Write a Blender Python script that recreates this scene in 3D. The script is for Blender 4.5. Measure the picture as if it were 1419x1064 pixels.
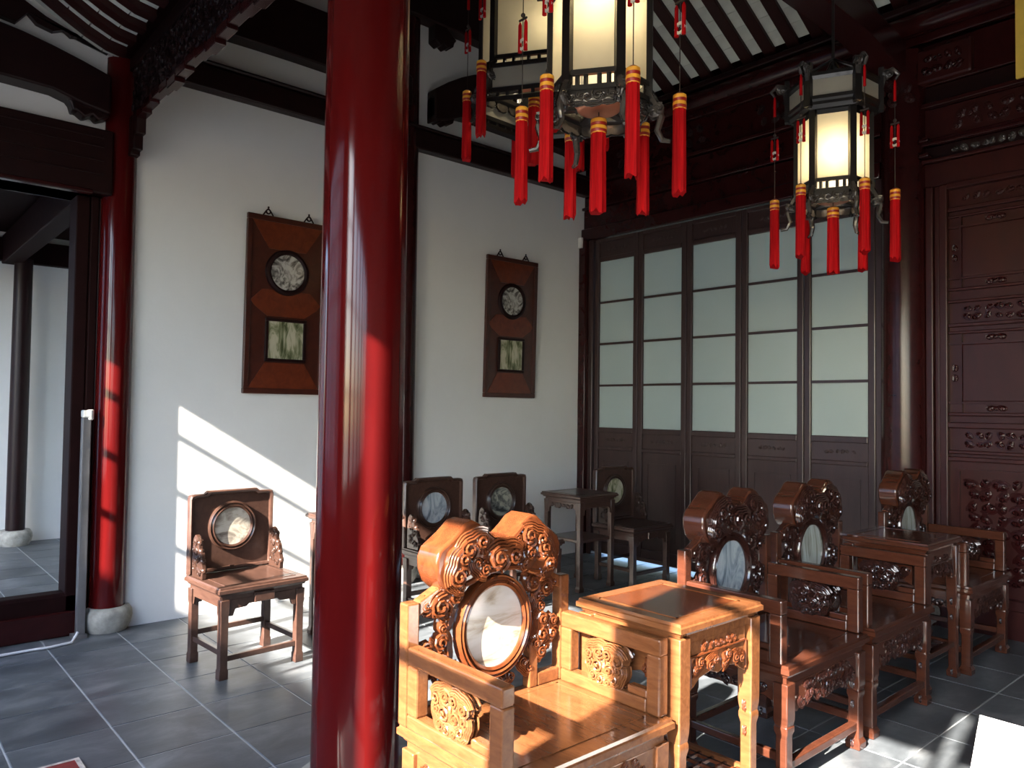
import bpy, math, random
from mathutils import Vector, Matrix
random.seed(7)
sc = bpy.context.scene
for o in list(bpy.data.objects): bpy.data.objects.remove(o)
COL = sc.collection
PI = math.pi

# ---------------------------------------------------------------- camera
# world: white wall is X=0, back wall is Y=0, floor Z=0, metres
def make_camera():
    yaw, pitch, roll = map(math.radians, (48.7, 1.8, 0.75))
    fw = Vector((-math.sin(yaw)*math.cos(pitch), math.cos(yaw)*math.cos(pitch), math.sin(pitch)))
    rt = Vector((math.cos(yaw), math.sin(yaw), 0)); up = rt.cross(fw)
    r2 = math.cos(roll)*rt + math.sin(roll)*up; u2 = math.cos(roll)*up - math.sin(roll)*rt
    cd = bpy.data.cameras.new('camera'); co = bpy.data.objects.new('camera', cd); COL.objects.link(co)
    cd.sensor_fit = 'HORIZONTAL'; cd.sensor_width = 36; cd.lens = 36*1054/1419; cd.clip_start = .02; cd.clip_end = 300
    m = Matrix((r2, u2, -fw)).transposed().to_4x4(); m.translation = (5.558, -5.889, 1.5)
    co.matrix_world = m; sc.camera = co
make_camera()

# ---------------------------------------------------------------- sky, sun, exposure
SUN_DIR = Vector((-.2, 1, -.615)).normalized()
w = bpy.data.worlds.new('world'); sc.world = w; w.use_nodes = True
nt = w.node_tree; bg = nt.nodes['Background']
sky = nt.nodes.new('ShaderNodeTexSky'); sky.sky_type = 'NISHITA'; sky.sun_disc = False
sky.sun_elevation = math.radians(31); sky.sun_rotation = math.radians(169); sky.air_density = 1.0; sky.dust_density = 1.5
tint = nt.nodes.new('ShaderNodeMix'); tint.data_type = 'RGBA'; tint.blend_type = 'MULTIPLY'; tint.inputs[0].default_value = 1; tint.inputs[7].default_value = (.86, .97, 1.12, 1)
nt.links.new(sky.outputs[0], tint.inputs[6]); nt.links.new(tint.outputs[2], bg.inputs[0]); bg.inputs[1].default_value = 0.62
sd = bpy.data.lights.new('sun', 'SUN'); sd.energy = 26.0; sd.angle = math.radians(.6); sd.color = (1, .93, .83)
so = bpy.data.objects.new('sun', sd); COL.objects.link(so); so.location = (6, -20, 14)
so.rotation_euler = SUN_DIR.to_track_quat('-Z', 'Y').to_euler()
vs = sc.view_settings; vs.view_transform = 'Standard'; vs.look = 'None'; vs.gamma = 1; vs.use_curve_mapping = False
vs.exposure = 1.03

# ---------------------------------------------------------------- materials
def newmat(name):
    m = bpy.data.materials.new(name); m.use_nodes = True
    return m, m.node_tree, m.node_tree.nodes['Principled BSDF']
def ramp(nt, src, stops):
    r = nt.nodes.new('ShaderNodeValToRGB'); e = r.color_ramp.elements
    while len(e) < len(stops): e.new(.5)
    for k, (p, c) in enumerate(stops): e[k].position = p; e[k].color = (*c, 1)
    nt.links.new(src, r.inputs[0]); return r
def coords(nt, scale=(1, 1, 1), kind='Object'):
    t = nt.nodes.new('ShaderNodeTexCoord'); mp = nt.nodes.new('ShaderNodeMapping')
    mp.inputs['Scale'].default_value = scale; nt.links.new(t.outputs[kind], mp.inputs[0]); return mp.outputs[0]
def noise(nt, co, scale, detail=4, rough=.55, dist=0):
    n = nt.nodes.new('ShaderNodeTexNoise'); n.inputs['Scale'].default_value = scale; n.inputs['Detail'].default_value = detail
    n.inputs['Roughness'].default_value = rough; n.inputs['Distortion'].default_value = dist
    nt.links.new(co, n.inputs['Vector']); return n.outputs[0]
def bump(nt, p, src, strength, dist=.01):
    b = nt.nodes.new('ShaderNodeBump'); b.inputs['Strength'].default_value = strength; b.inputs['Distance'].default_value = dist
    nt.links.new(src, b.inputs['Height']); nt.links.new(b.outputs[0], p.inputs['Normal'])
def wood(name, dark, light, scale=(6, 6, 6), rough=.25, coat=.3, bmp=.05, spec=.5):
    m, nt, p = newmat(name); co = coords(nt, scale)
    n = noise(nt, co, 3, 5, .6, .6)
    r = ramp(nt, n, [(.3, dark), (.7, light)]); nt.links.new(r.outputs[0], p.inputs['Base Color'])
    p.inputs['Roughness'].default_value = rough; p.inputs['Coat Weight'].default_value = coat; p.inputs['Coat Roughness'].default_value = .12; p.inputs['Specular IOR Level'].default_value = spec
    if bmp: bump(nt, p, n, bmp)
    return m
def plain(name, c, rough=.5, metal=0, coat=0, var=.15, scale=8):
    m, nt, p = newmat(name); n = noise(nt, coords(nt), scale)
    a = tuple(x*(1-var) for x in c); b = tuple(min(1, x*(1+var)) for x in c)
    r = ramp(nt, n, [(.3, a), (.7, b)]); nt.links.new(r.outputs[0], p.inputs['Base Color'])
    p.inputs['Roughness'].default_value = rough; p.inputs['Metallic'].default_value = metal; p.inputs['Coat Weight'].default_value = coat
    return m
def marble(name, stops, scale, seed, dist=2.5, rough=.12, stretch=(1, 1, 1)):
    m, nt, p = newmat(name); t = nt.nodes.new('ShaderNodeTexCoord'); mp = nt.nodes.new('ShaderNodeMapping')
    mp.inputs['Location'].default_value = (seed, seed*1.7, seed*.6); mp.inputs['Scale'].default_value = stretch
    nt.links.new(t.outputs['Object'], mp.inputs[0])
    n = noise(nt, mp.outputs[0], scale, 6, .6, dist)
    r = ramp(nt, n, stops); nt.links.new(r.outputs[0], p.inputs['Base Color']); p.inputs['Roughness'].default_value = rough
    return m
M = {}
M['plaster'] = None
def plaster():
    m, nt, p = newmat('plaster'); co = coords(nt)
    n = noise(nt, co, 1.3, 6, .65); r = ramp(nt, n, [(.25, (.75, .735, .695)), (.75, (.81, .795, .755))])
    nt.links.new(r.outputs[0], p.inputs['Base Color']); p.inputs['Roughness'].default_value = .85
    bump(nt, p, noise(nt, co, 40, 4), .06); return m
M['plaster'] = plaster()
def tile_mat():
    m, nt, p = newmat('stone_tile'); oi = nt.nodes.new('ShaderNodeObjectInfo')
    t = nt.nodes.new('ShaderNodeTexCoord'); ad = nt.nodes.new('ShaderNodeVectorMath'); ad.operation = 'ADD'
    nt.links.new(t.outputs['Object'], ad.inputs[0]); nt.links.new(oi.outputs['Location'], ad.inputs[1])
    mp = nt.nodes.new('ShaderNodeMapping'); mp.inputs['Scale'].default_value = (1.4, .8, 1); nt.links.new(ad.outputs[0], mp.inputs[0])
    n = noise(nt, mp.outputs[0], 3.5, 7, .65, .4)
    r = ramp(nt, n, [(.28, (.040, .045, .050)), (.5, (.088, .097, .106)), (.80, (.23, .235, .24))])
    hs = nt.nodes.new('ShaderNodeHueSaturation'); ma = nt.nodes.new('ShaderNodeMapRange')
    ma.inputs[3].default_value = .8; ma.inputs[4].default_value = 1.2; nt.links.new(oi.outputs['Random'], ma.inputs[0])
    nt.links.new(ma.outputs[0], hs.inputs['Value']); nt.links.new(r.outputs[0], hs.inputs['Color']); nt.links.new(hs.outputs[0], p.inputs['Base Color'])
    rr = nt.nodes.new('ShaderNodeMapRange'); rr.inputs[3].default_value = .28; rr.inputs[4].default_value = .55
    nt.links.new(n, rr.inputs[0]); nt.links.new(rr.outputs[0], p.inputs['Roughness'])
    bump(nt, p, noise(nt, mp.outputs[0], 14, 5), .12); return m
M['tile'] = tile_mat()
M['grout'] = plain('grout', (.42, .43, .43), .8)
M['paving'] = plain('courtyard_paving', (.09, .095, .10), .8, scale=2)
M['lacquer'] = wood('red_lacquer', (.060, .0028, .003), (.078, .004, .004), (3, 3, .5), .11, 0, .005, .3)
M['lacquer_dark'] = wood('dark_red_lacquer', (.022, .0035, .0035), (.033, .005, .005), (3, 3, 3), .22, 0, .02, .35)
M['beam'] = wood('beam_wood', (.011, .003, .003), (.017, .0045, .004), (3, 3, 3), .38, 0, .03, .25)
M['matte'] = wood('matte_dark_wood', (.012, .004, .0035), (.018, .0055, .005), (3, 3, 3), .6, 0, .03, .06)
M['rafter'] = wood('rafter_wood', (.022, .004, .0035), (.032, .006, .005), (3, 3, 3), .4, 0, .03, .3)
M['screen'] = wood('screen_wood', (.030, .014, .012), (.045, .021, .018), (8, 8, 1.5), .35, .1, .05)
M['door'] = wood('carved_door_lacquer', (.026, .005, .0045), (.040, .0075, .006), (4, 4, 2), .34, 0, .03, .3)
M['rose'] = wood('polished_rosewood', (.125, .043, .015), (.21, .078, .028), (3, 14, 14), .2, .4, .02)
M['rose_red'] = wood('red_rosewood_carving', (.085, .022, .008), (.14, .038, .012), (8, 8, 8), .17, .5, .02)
M['rose_shaded'] = wood('shaded_rosewood', (.050, .015, .008), (.080, .025, .013), (3, 14, 14), .18, .4, .02)  # same wood as the sunlit pieces, with shade put into a darker colour
M['rose_shaded_carve'] = wood('shaded_rosewood_carving', (.026, .009, .007), (.042, .014, .010), (8, 8, 8), .15, .5, .02)  # carving of that same rosewood, darkened to stand for shade
M['walnut'] = wood('brown_hardwood', (.045, .021, .015), (.072, .036, .025), (3, 12, 12), .3, .25, .04)
M['walnut_dark'] = wood('brown_hardwood_carving', (.034, .016, .011), (.052, .025, .017), (9, 9, 9), .28, .3, .04)
M['burl'] = wood('burl_board', (.10, .016, .005), (.165, .030, .009), (5, 5, 5), .3, .3, .03)
M['burl_dark'] = wood('dark_burl_board', (.045, .009, .005), (.066, .014, .007), (5, 5, 5), .3, .3, .03)
M['stone'] = plain('column_base_stone', (.36, .34, .29), .8, var=.35, scale=14)
M['brick'] = plain('roof_brick', (.62, .64, .57), .8, var=.12, scale=5)
M['mortar'] = plain('roof_mortar', (.6, .6, .56), .8)
M['lantern'] = plain('lantern_black_wood', (.012, .010, .009), .3, coat=.3)
M['lantern_carve'] = plain('lantern_carved_wood', (.05, .042, .036), .25, coat=.4, var=.4, scale=20)
M['copper'] = plain('copper_plate', (.55, .22, .12), .4, .6)
def gold():
    m, nt, p = newmat('gold_thread'); co = coords(nt); wv = nt.nodes.new('ShaderNodeTexWave'); wv.bands_direction = 'Z'; wv.inputs['Scale'].default_value = 11; wv.inputs['Distortion'].default_value = 1.2
    nt.links.new(co, wv.inputs['Vector']); r = ramp(nt, wv.outputs[1], [(.38, (.30, .008, .004)), (.5, (.80, .36, .03))])
    nt.links.new(r.outputs[0], p.inputs['Base Color']); p.inputs['Roughness'].default_value = .4; return m
M['gold'] = gold()
M['cord'] = plain('dark_cord', (.03, .02, .015), .7)
M['jade'] = plain('pale_jade', (.55, .52, .45), .3)
M['white_plastic'] = plain('white_plastic', (.75, .74, .68), .4)
M['greymetal'] = plain('painted_grey_metal', (.17, .16, .155), .4, .2)
M['cable'] = plain('white_cable', (.7, .7, .7), .4)
M['redmat'] = plain('red_mat', (.20, .018, .014), .7, var=.3, scale=30)
M['matedge'] = plain('pale_mat_edge', (.55, .48, .42), .8, var=.4, scale=40)
M['board'] = plain('white_board', (.86, .85, .83), .5, var=.02)
M['pinkband'] = plain('pink_band', (.80, .42, .40), .5, var=.05)
M['yellow'] = plain('yellow_banner', (.62, .40, .06), .7)
def tassel_mat():
    m, nt, p = newmat('red_silk'); co = coords(nt, (90, 90, 3)); n = noise(nt, co, 2, 2)
    r = ramp(nt, n, [(.3, (.26, .0008, .002)), (.7, (.50, .002, .005))]); nt.links.new(r.outputs[0], p.inputs['Base Color'])
    p.inputs['Roughness'].default_value = .75; p.inputs['Specular IOR Level'].default_value = .15; return m
M['silk'] = tassel_mat()
def frosted():
    m, nt, p = newmat('frosted_glass'); co = coords(nt)
    n = noise(nt, co, 1.2, 2); r = ramp(nt, n, [(.3, (.43, .49, .44)), (.7, (.48, .53, .48))])
    nt.links.new(r.outputs[0], p.inputs['Base Color']); p.inputs['Roughness'].default_value = .3
    tr = nt.nodes.new('ShaderNodeBsdfTranslucent'); nt.links.new(r.outputs[0], tr.inputs[0])
    mx = nt.nodes.new('ShaderNodeMixShader'); mx.inputs[0].default_value = .25
    out = nt.nodes['Material Output']; nt.links.new(p.outputs[0], mx.inputs[1]); nt.links.new(tr.outputs[0], mx.inputs[2]); nt.links.new(mx.outputs[0], out.inputs[0])
    return m
M['frosted'] = frosted()
def lantern_glass():
    m, nt, p = newmat('lantern_silk_pane'); co = coords(nt)
    n = noise(nt, co, 6, 3); r = ramp(nt, n, [(.3, (.56, .53, .44)), (.7, (.62, .59, .49))])
    nt.links.new(r.outputs[0], p.inputs['Base Color']); p.inputs['Roughness'].default_value = .4
    tr = nt.nodes.new('ShaderNodeBsdfTranslucent'); nt.links.new(r.outputs[0], tr.inputs[0])
    mx = nt.nodes.new('ShaderNodeMixShader'); mx.inputs[0].default_value = .6
    out = nt.nodes['Material Output']; nt.links.new(p.outputs[0], mx.inputs[1]); nt.links.new(tr.outputs[0], mx.inputs[2]); nt.links.new(mx.outputs[0], out.inputs[0])
    return m
M['lpane'] = lantern_glass()
def emit(name, c, s):
    m, nt, p = newmat(name); p.inputs['Emission Color'].default_value = (*c, 1); p.inputs['Emission Strength'].default_value = s
    p.inputs['Base Color'].default_value = (*c, 1); return m
M['bulb'] = emit('lit_bulb', (1, .85, .6), 30)
M['mb_warm'] = marble('cream_marble', [(.30, (.10, .07, .045)), (.42, (.42, .35, .26)), (.55, (.56, .52, .45)), (.8, (.62, .60, .55))], 4, 3.1, 2.2, stretch=(1, .6, 2.2))
M['mb_blue'] = marble('blue_grey_marble', [(.32, (.05, .07, .09)), (.45, (.25, .30, .33)), (.6, (.45, .50, .52)), (.8, (.58, .60, .58))], 4, 9.4, 2.5, stretch=(1, 2.2, .7))
M['mb_green'] = marble('green_grey_marble', [(.32, (.12, .12, .08)), (.46, (.36, .38, .33)), (.6, (.48, .52, .48)), (.8, (.58, .60, .55))], 4, 5.4, 2.5, stretch=(1, 2.0, .7))
M['mb_land'] = marble('landscape_marble', [(.36, (.045, .045, .042)), (.46, (.16, .16, .14)), (.54, (.38, .36, .28)), (.75, (.46, .44, .36))], 6, 1.7, 1.6, stretch=(1, .8, 1.5))
M['mb_mist'] = marble('misty_marble', [(.36, (.12, .10, .08)), (.48, (.30, .26, .21)), (.56, (.48, .44, .36)), (.75, (.56, .52, .45))], 6, 4.2, 1.8, stretch=(1, .8, 1.5))
M['mb_pic'] = marble('ink_marble', [(.38, (.06, .055, .05)), (.48, (.24, .225, .20)), (.56, (.46, .44, .40)), (.75, (.52, .50, .46))], 7, 7.7, 2.6)
M['mb_grass'] = marble('grass_painted_marble', [(.34, (.08, .09, .04)), (.45, (.24, .25, .14)), (.54, (.50, .46, .32)), (.75, (.56, .52, .38))], 6, 2.9, 1.2, stretch=(1, 2.4, .7))

# ---------------------------------------------------------------- mesh building
class MB:
    def __init__(s): s.v = []; s.f = []
    def quad(s, *p):
        n = len(s.v); s.v += [tuple(q) for q in p]; s.f.append(tuple(range(n, n+len(p))))
    def box(s, x0, x1, y0, y1, z0, z1):
        n = len(s.v)
        s.v += [(x0,y0,z0),(x1,y0,z0),(x1,y1,z0),(x0,y1,z0),(x0,y0,z1),(x1,y0,z1),(x1,y1,z1),(x0,y1,z1)]
        s.f += [tuple(n+i for i in f) for f in ((0,3,2,1),(4,5,6,7),(0,1,5,4),(1,2,6,5),(2,3,7,6),(3,0,4,7))]; return s
    def bar(s, a, b, wv, hv):
        """box from a to b with half-extent vectors wv and hv"""
        a, b, wv, hv = map(Vector, (a, b, wv, hv)); n = len(s.v)
        for p in (a, b):
            for q in (-wv-hv, wv-hv, wv+hv, -wv+hv): s.v.append(tuple(p+q))
        s.f += [tuple(n+i for i in f) for f in ((0,3,2,1),(4,5,6,7),(0,1,5,4),(1,2,6,5),(2,3,7,6),(3,0,4,7))]; return s
    def loft(s, rings, cap=True, close=True):
        n = len(s.v); k = len(rings[0])
        for r in rings: s.v += [tuple(p) for p in r]
        for i in range(len(rings)-1):
            for j in range(k if close else k-1):
                a = n+i*k+j; b = n+i*k+(j+1) % k; s.f.append((a, b, b+k, a+k))
        if cap: s.f.append(tuple(n+j for j in reversed(range(k)))); s.f.append(tuple(n+(len(rings)-1)*k+j for j in range(k)))
        return s
    def lathe(s, prof, c=(0, 0, 0), n=24, cap=True):
        return s.loft([[(c[0]+r*math.cos(2*PI*j/n), c[1]+r*math.sin(2*PI*j/n), c[2]+z) for j in range(n)] for r, z in prof], cap)
    def sqloft(s, cx, cy, prof):
        return s.loft([[(cx+dx-h, cy+dy-h, z), (cx+dx+h, cy+dy-h, z), (cx+dx+h, cy+dy+h, z), (cx+dx-h, cy+dy+h, z)] for z, h, dx, dy in prof])
    def extrude(s, pts, fr, d0, d1):
        """closed 2d outline in frame (O,U,V,N) extruded along N from d0 to d1"""
        O, U, V, N = fr
        return s.loft([[O+U*a+V*b+N*d for a, b in pts] for d in (d0, d1)])
    def ring(s, fr, r, prof, n=32, ry=1):
        """molded ring: prof is closed list of (dr, h)"""
        O, U, V, N = fr; n0 = len(s.v); k = len(prof)
        for i in range(n):
            a = 2*PI*i/n; d = U*math.cos(a)+V*math.sin(a)*ry
            for dr, h in prof: s.v.append(tuple(O+d*(r+dr)+N*h))
        for i in range(n):
            for j in range(k):
                s.f.append((n0+i*k+j, n0+i*k+(j+1) % k, n0+((i+1) % n)*k+(j+1) % k, n0+((i+1) % n)*k+j))
        return s
    def disc(s, fr, r, d0, d1, n=32, ry=1):
        return s.extrude([(r*math.cos(2*PI*i/n), r*ry*math.sin(2*PI*i/n)) for i in range(n)], fr, d0, d1)
    def tube(s, pts, r, n=6, closed=False, taper=None):
        pts = [Vector(p) for p in pts]; rings = []; m = len(pts); pn = None
        for i, p in enumerate(pts):
            t = (pts[(i+1) % m]-pts[i-1]) if closed else (pts[min(i+1, m-1)]-pts[max(i-1, 0)])
            t.normalize()
            if pn is None: pn = t.orthogonal().normalized()
            pn = (pn-t*pn.dot(t)); pn = pn.normalized() if pn.length > 1e-6 else t.orthogonal().normalized(); bn = t.cross(pn)
            rr = r*(taper(i/(m-1)) if taper else 1)
            rings.append([p+pn*rr*math.cos(2*PI*j/n)+bn*rr*math.sin(2*PI*j/n) for j in range(n)])
        if closed:
            n0 = len(s.v)
            for q in rings: s.v += [tuple(x) for x in q]
            for i in range(m):
                for j in range(n): s.f.append((n0+i*n+j, n0+i*n+(j+1) % n, n0+((i+1) % m)*n+(j+1) % n, n0+((i+1) % m)*n+j))
            return s
        return s.loft(rings)
    def pebble(s, O, U, V, N, a, b, h, nu=9, nv=4):
        rings = []
        for i in range(nv+1):
            t = PI/2*(i/nv)*.97
            rings.append([O+U*a*math.cos(t)*math.cos(2*PI*j/nu)+V*b*math.cos(t)*math.sin(2*PI*j/nu)+N*h*math.sin(t) for j in range(nu)])
        return s.loft(rings)
    def sphere(s, c, r, nu=12, nv=8, sz=1):
        return s.lathe([(max(r*math.sin(PI*i/nv), 1e-4), -r*sz*math.cos(PI*i/nv)) for i in range(nv+1)], c, nu)
    def build(s, name, mat, parent=None, loc=None, smooth=35, bevel=0, seg=2):
        me = bpy.data.meshes.new(name); me.from_pydata(s.v, [], s.f); me.validate(); me.update()
        import bmesh
        bm = bmesh.new(); bm.from_mesh(me); bmesh.ops.recalc_face_normals(bm, faces=bm.faces); bm.to_mesh(me); bm.free()
        if smooth:
            me.polygons.foreach_set('use_smooth', [True]*len(me.polygons)); me.set_sharp_from_angle(angle=math.radians(smooth))
        me.materials.append(M[mat] if isinstance(mat, str) else mat)
        o = bpy.data.objects.new(name, me); COL.objects.link(o)
        if parent: o.parent = parent
        if loc: o.location = loc
        if bevel:
            b = o.modifiers.new('bevel', 'BEVEL'); b.width = bevel; b.segments = seg; b.limit_method = 'ANGLE'; b.angle_limit = math.radians(40); b.harden_normals = False
        return o
X, Y, Z = Vector((1, 0, 0)), Vector((0, 1, 0)), Vector((0, 0, 1))
def frame(o, u, v, n): return (Vector(o), Vector(u), Vector(v), Vector(n))
def empty(name, loc=(0, 0, 0), rz=0):
    o = bpy.data.objects.new(name, None); COL.objects.link(o); o.location = loc; o.rotation_euler = (0, 0, rz); o.empty_display_size = .1; return o
def tag(o, label, cat, group=None):
    o['label'] = label; o['category'] = cat
    if group: o['group'] = group
    return o
def struct(o): o['kind'] = 'structure'; return o
def stuff(o): o['kind'] = 'stuff'; return o
def inst(src, name, parent, loc, rot=None, scale=None):
    c = src.copy(); c.name = name; COL.objects.link(c); c.parent = parent; c.location = loc
    if rot is not None: c.rotation_euler = rot
    if scale: c.scale = scale
    return c
def copy_tree(o, parent=None):
    c = o.copy(); COL.objects.link(c); c.parent = parent
    for ch in list(o.children): copy_tree(ch, c)
    return c

# ---- carving: cloud scrolls made of ridged spirals on a pebble body
def cloud(mb, fr, cx, cy, s, ang=0, rich=1, tn=5):
    O, U, V, N = fr; ca, sa = math.cos(ang), math.sin(ang)
    u = U*ca+V*sa; v = V*ca-U*sa; C = O+U*cx+V*cy
    mb.pebble(C-N*s*.15, u, v, N, s*1.0, s*.74, s*.40)
    def P(a, b, h): return C+u*(a*s)+v*(b*s)+N*(h*s)
    for lx, ly, R_, sg in ((-.44, -.10, .50, 1), (.48, -.06, .42, -1)):
        pts = []
        for i in range(15):
            t = i/14; a = PI*.5+sg*t*PI*3.5; r = R_*(1-.84*t)
            pts.append(P(lx+r*math.cos(a), ly+r*math.sin(a), .22+.12*t))
        mb.tube(pts, s*.082, tn)
    for k in range(rich+2):
        pts = []
        for i in range(9):
            x = -.82+1.64*i/8; e = 1-(x/.98)**2
            pts.append(P(x*(1+.10*k), -.05+(.40+.14*k)*max(e, 0)**.6-.10*math.exp(-(x/.22)**2), .24-.04*k))
        mb.tube(pts, s*.066, tn)
    mb.tube([P(.02, -.12, .2), P(.10, -.38, .22), P(-.02, -.62, .16), P(-.16, -.74, .12), P(-.24, -.62, .16)], s*.10, tn, taper=lambda q: 1.2-.5*q)
def clouds(mb, fr, lst, rich=1):
    for c in lst: cloud(mb, fr, *c, rich=rich)
def carve_rect(mb, fr, w_, h_, s, seed=1, jitter=.35, rich=1, tn=4):
    """cover a rectangle centred on the frame with cloud scrolls of size about s"""
    rnd = random.Random(seed); nx = max(1, int(w_/(s*1.75))); ny = max(1, int(h_/(s*1.45)))
    for i in range(nx):
        for j in range(ny):
            cloud(mb, fr, (i+.5)/nx*w_-w_/2+rnd.uniform(-1, 1)*jitter*s, (j+.5)/ny*h_-h_/2+rnd.uniform(-1, 1)*jitter*s*.5,
                  s*rnd.uniform(.8, 1.1), rnd.uniform(-1, 1)*1.2+(PI if rnd.random() < .4 else 0), rich, tn)

# ================================================================ THE SETTING
# ---- floor: base bed + single stone tiles
TX, TY = .42, .415
fl = struct(MB().box(-4.3, 10.2, -7.2, .1, -.10, -.003).build('floor', 'grout', smooth=0))
tb = MB(); hx, hy = TX/2-.003, TY/2-.003
tb.loft([[(-hx, -hy, -.03), (hx, -hy, -.03), (hx, hy, -.03), (-hx, hy, -.03)], [(-hx, -hy, -.003), (hx, -hy, -.003), (hx, hy, -.003), (-hx, hy, -.003)],
         [(-hx+.003, -hy+.003, 0), (hx-.003, -hy+.003, 0), (hx-.003, hy-.003, 0), (-hx+.003, hy-.003, 0)]])
t0 = tb.build('tile', 'tile', fl, smooth=0); first = True; far = MB()
for i in range(-10, 24):
    for j in range(0, 18):
        x = .195+TX*i; y = -.16-TY*j+.02
        if x > 10 or x < -4.2 or y < -7.15: continue
        vis = (.0 < x < 5.3 and y > -5.75) or (-4.2 < x < 0 and -5.2 < y < -3.7)
        if not vis: far.box(x-hx, x+hx, y-hy, y+hy, -.03, 0); continue
        if first: t0.location = (x, y, 0); first = False
        else: inst(t0, 'tile', fl, (x, y, random.uniform(-.0006, .0006)))
stuff(far.build('tile', 'tile', fl, smooth=0))
struct(MB().box(-30, 40, -45, -7.2, -.16, -.08).build('ground', 'paving', smooth=0))

# ---- white side wall (X=0) and what is above the doorway
wl = MB(); wl.box(-.25, 0, -4.55, .25, 0, 6.2); wl.box(-.25, 0, -7.2, -4.55, 2.86, 6.2); wl.box(-.25, 0, -7.2, -6.95, 0, 2.86)
struct(wl.build('wall_left', 'plaster', smooth=0))
# back wall behind / above the screens, right part
struct(MB().box(0, 10.2, .10, .25, 3.27, 6.2).box(3.04, 10.2, .10, .25, 0, 3.27).box(0, .10, .06, .25, 0, 3.27).build('wall_back', 'lacquer_dark', smooth=0))
struct(MB().box(10.0, 10.2, -7.2, .25, 0, 6.2).build('wall_right', 'plaster', smooth=0))
# front wall with its tall lattice windows (behind the camera)
YF = -7.0
fw_ = MB()
HD = 3.29
fw_.box(0, 10, YF-.02, YF+.03, HD, 6.2)                       # header
fw_.box(0, .515, YF-.02, YF+.02, 0, HD); fw_.box(3.05, 3.715, YF-.02, YF+.02, 0, HD)
fw_.box(.515, 3.05, YF-.02, YF+.02, 0, .75); fw_.box(3.715, 10, YF-.02, YF+.02, 0, .95)
struct(fw_.build('wall_front', 'lacquer_dark', smooth=0))
wn = 0
def window(x0, x1, z0, z1, bars, fw=.02):
    global wn; wn += 1
    fw = .055 if x0 == 3.755 else fw  # widened stile, added to cut off the sun strip on the pillar
    r = struct(empty('window_%d' % wn, ((x0+x1)/2, YF, z0))); cx, cz = (x0+x1)/2, z0
    m = MB(); m.box(x0-cx, x0-cx+fw, -.03, .03, 0, z1-z0); m.box(x1-cx-fw, x1-cx, -.03, .03, 0, z1-z0); m.box(x0-cx, x1-cx, -.03, .03, z1-z0-.02, z1-z0); m.box(x0-cx, x1-cx, -.03, .03, 0, .03)
    m.build('window_frame', 'lacquer_dark', r, smooth=0)
    for b in bars: MB().box(x0-cx+fw, x1-cx-fw, -.02, .02, b-z0-.018, b-z0+.018).build('glazing_bar', 'lacquer_dark', r, smooth=0)
for x0, x1 in ((.515, 1.17), (1.19, 1.93), (2.07, 3.05)): window(x0, x1, .75, HD, (3.04, 2.65, 2.26))
for x0, x1 in ((3.755, 4.50), (4.63, 5.22), (5.28, 6.0), (6.1, 6.9), (7.0, 7.9), (8.0, 8.9), (9.0, 10)): window(x0, x1, .95, HD, (2.95 if x0 > 4.6 else 2.76, 2.23, 1.6))
for x0, x1, z0 in ((4.63, 4.86, 3.06), (4.86, 5.22, 2.94), (5.28, 10, 2.92)): struct(MB().box(x0, x1, YF-.015, YF+.015, z0, HD).build('trim_sunblock', 'lacquer_dark', smooth=0))  # unseen panels added over the panes to cut down sun on the floor
struct(MB().box(4.50, 4.63, YF-.03, YF+.03, .95, HD).build('trim_1', 'lacquer_dark', smooth=0))
# floor-level room beyond the doorway
struct(MB().box(-4.3, -4.05, -9, -2.6, 0, 3.4).build('wall_side_room', 'plaster', smooth=0))
struct(MB().box(-4.3, -.25, -3.0, -2.8, 0, 3.4).build('wall_side_room_back', 'plaster', smooth=0))
cs = struct(MB().box(-4.3, -.25, -7.2, -2.8, 3.3, 3.45).build('ceiling_side_room', 'matte', smooth=0))
MB().box(-4.05, -3.93, -7.1, -3.0, 2.98, 3.22).build('beam', 'matte', cs, smooth=0, bevel=.01)
for yy in (-4.6, -5.9): MB().box(-4.0, -.3, yy-.08, yy+.08, 2.95, 3.25).build('beam', 'matte', cs, smooth=0, bevel=.01)

struct(MB().box(1.35, 4.12, -12.2, -12, -.08, 4.95).build('wall_sunblock_near', 'plaster', smooth=0))  # added out of view: stops sun through the lower panes, leaves sky open
struct(MB().box(-16, 2.9, -21, -20, -.08, 11.4).build('wall_sunblock_far', 'plaster', smooth=0))  # unseen tall wall, added to keep direct sun out of the side room
# ---- roof over the hall: bricks laid on rafters
def slope_z(y): return 4.50+.54*(-y-.08) if y > -2.3 else 4.50+.54*2.22-.54*(-y-2.3)
ce = struct(MB().extrude([(-.25, 4.60), (2.3, 5.90), (4.6, 4.70), (4.6, 4.82), (2.3, 6.05), (-.25, 4.75)], frame((0, 0, 0), -Y, Z, X), 0, 10).build('ceiling', 'mortar', smooth=0))
RS = .21; ang = math.atan(.54); L = 2.25/math.cos(ang)
r0 = MB().box(-.050, .050, -.02, L, -.045, 0).build('rafter', 'rafter', ce, smooth=0, bevel=.008)
b0 = MB().box(-.066, .066, -.0735, .0735, 0, .02).build('brick', 'brick', ce, smooth=0)
n0 = 0
for i in range(46):
    x = .12+RS*i
    if i == 0: r0.location = (x, -.06, 4.53); r0.rotation_euler = (ang, 0, PI); r0.rotation_euler = Matrix.Rotation(PI, 3, 'Z').to_euler() if False else (0, 0, 0)
    o = r0 if i == 0 else inst(r0, 'rafter', ce, (x, -.06, 4.53))
    # rafter local +Y must point towards -Y world and rise
    o.location = (x, -.06, 4.53); o.rotation_euler = (Matrix.Rotation(PI, 3, 'Z') @ Matrix.Rotation(ang, 3, 'X')).to_euler()
bricks_big = MB()
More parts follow.
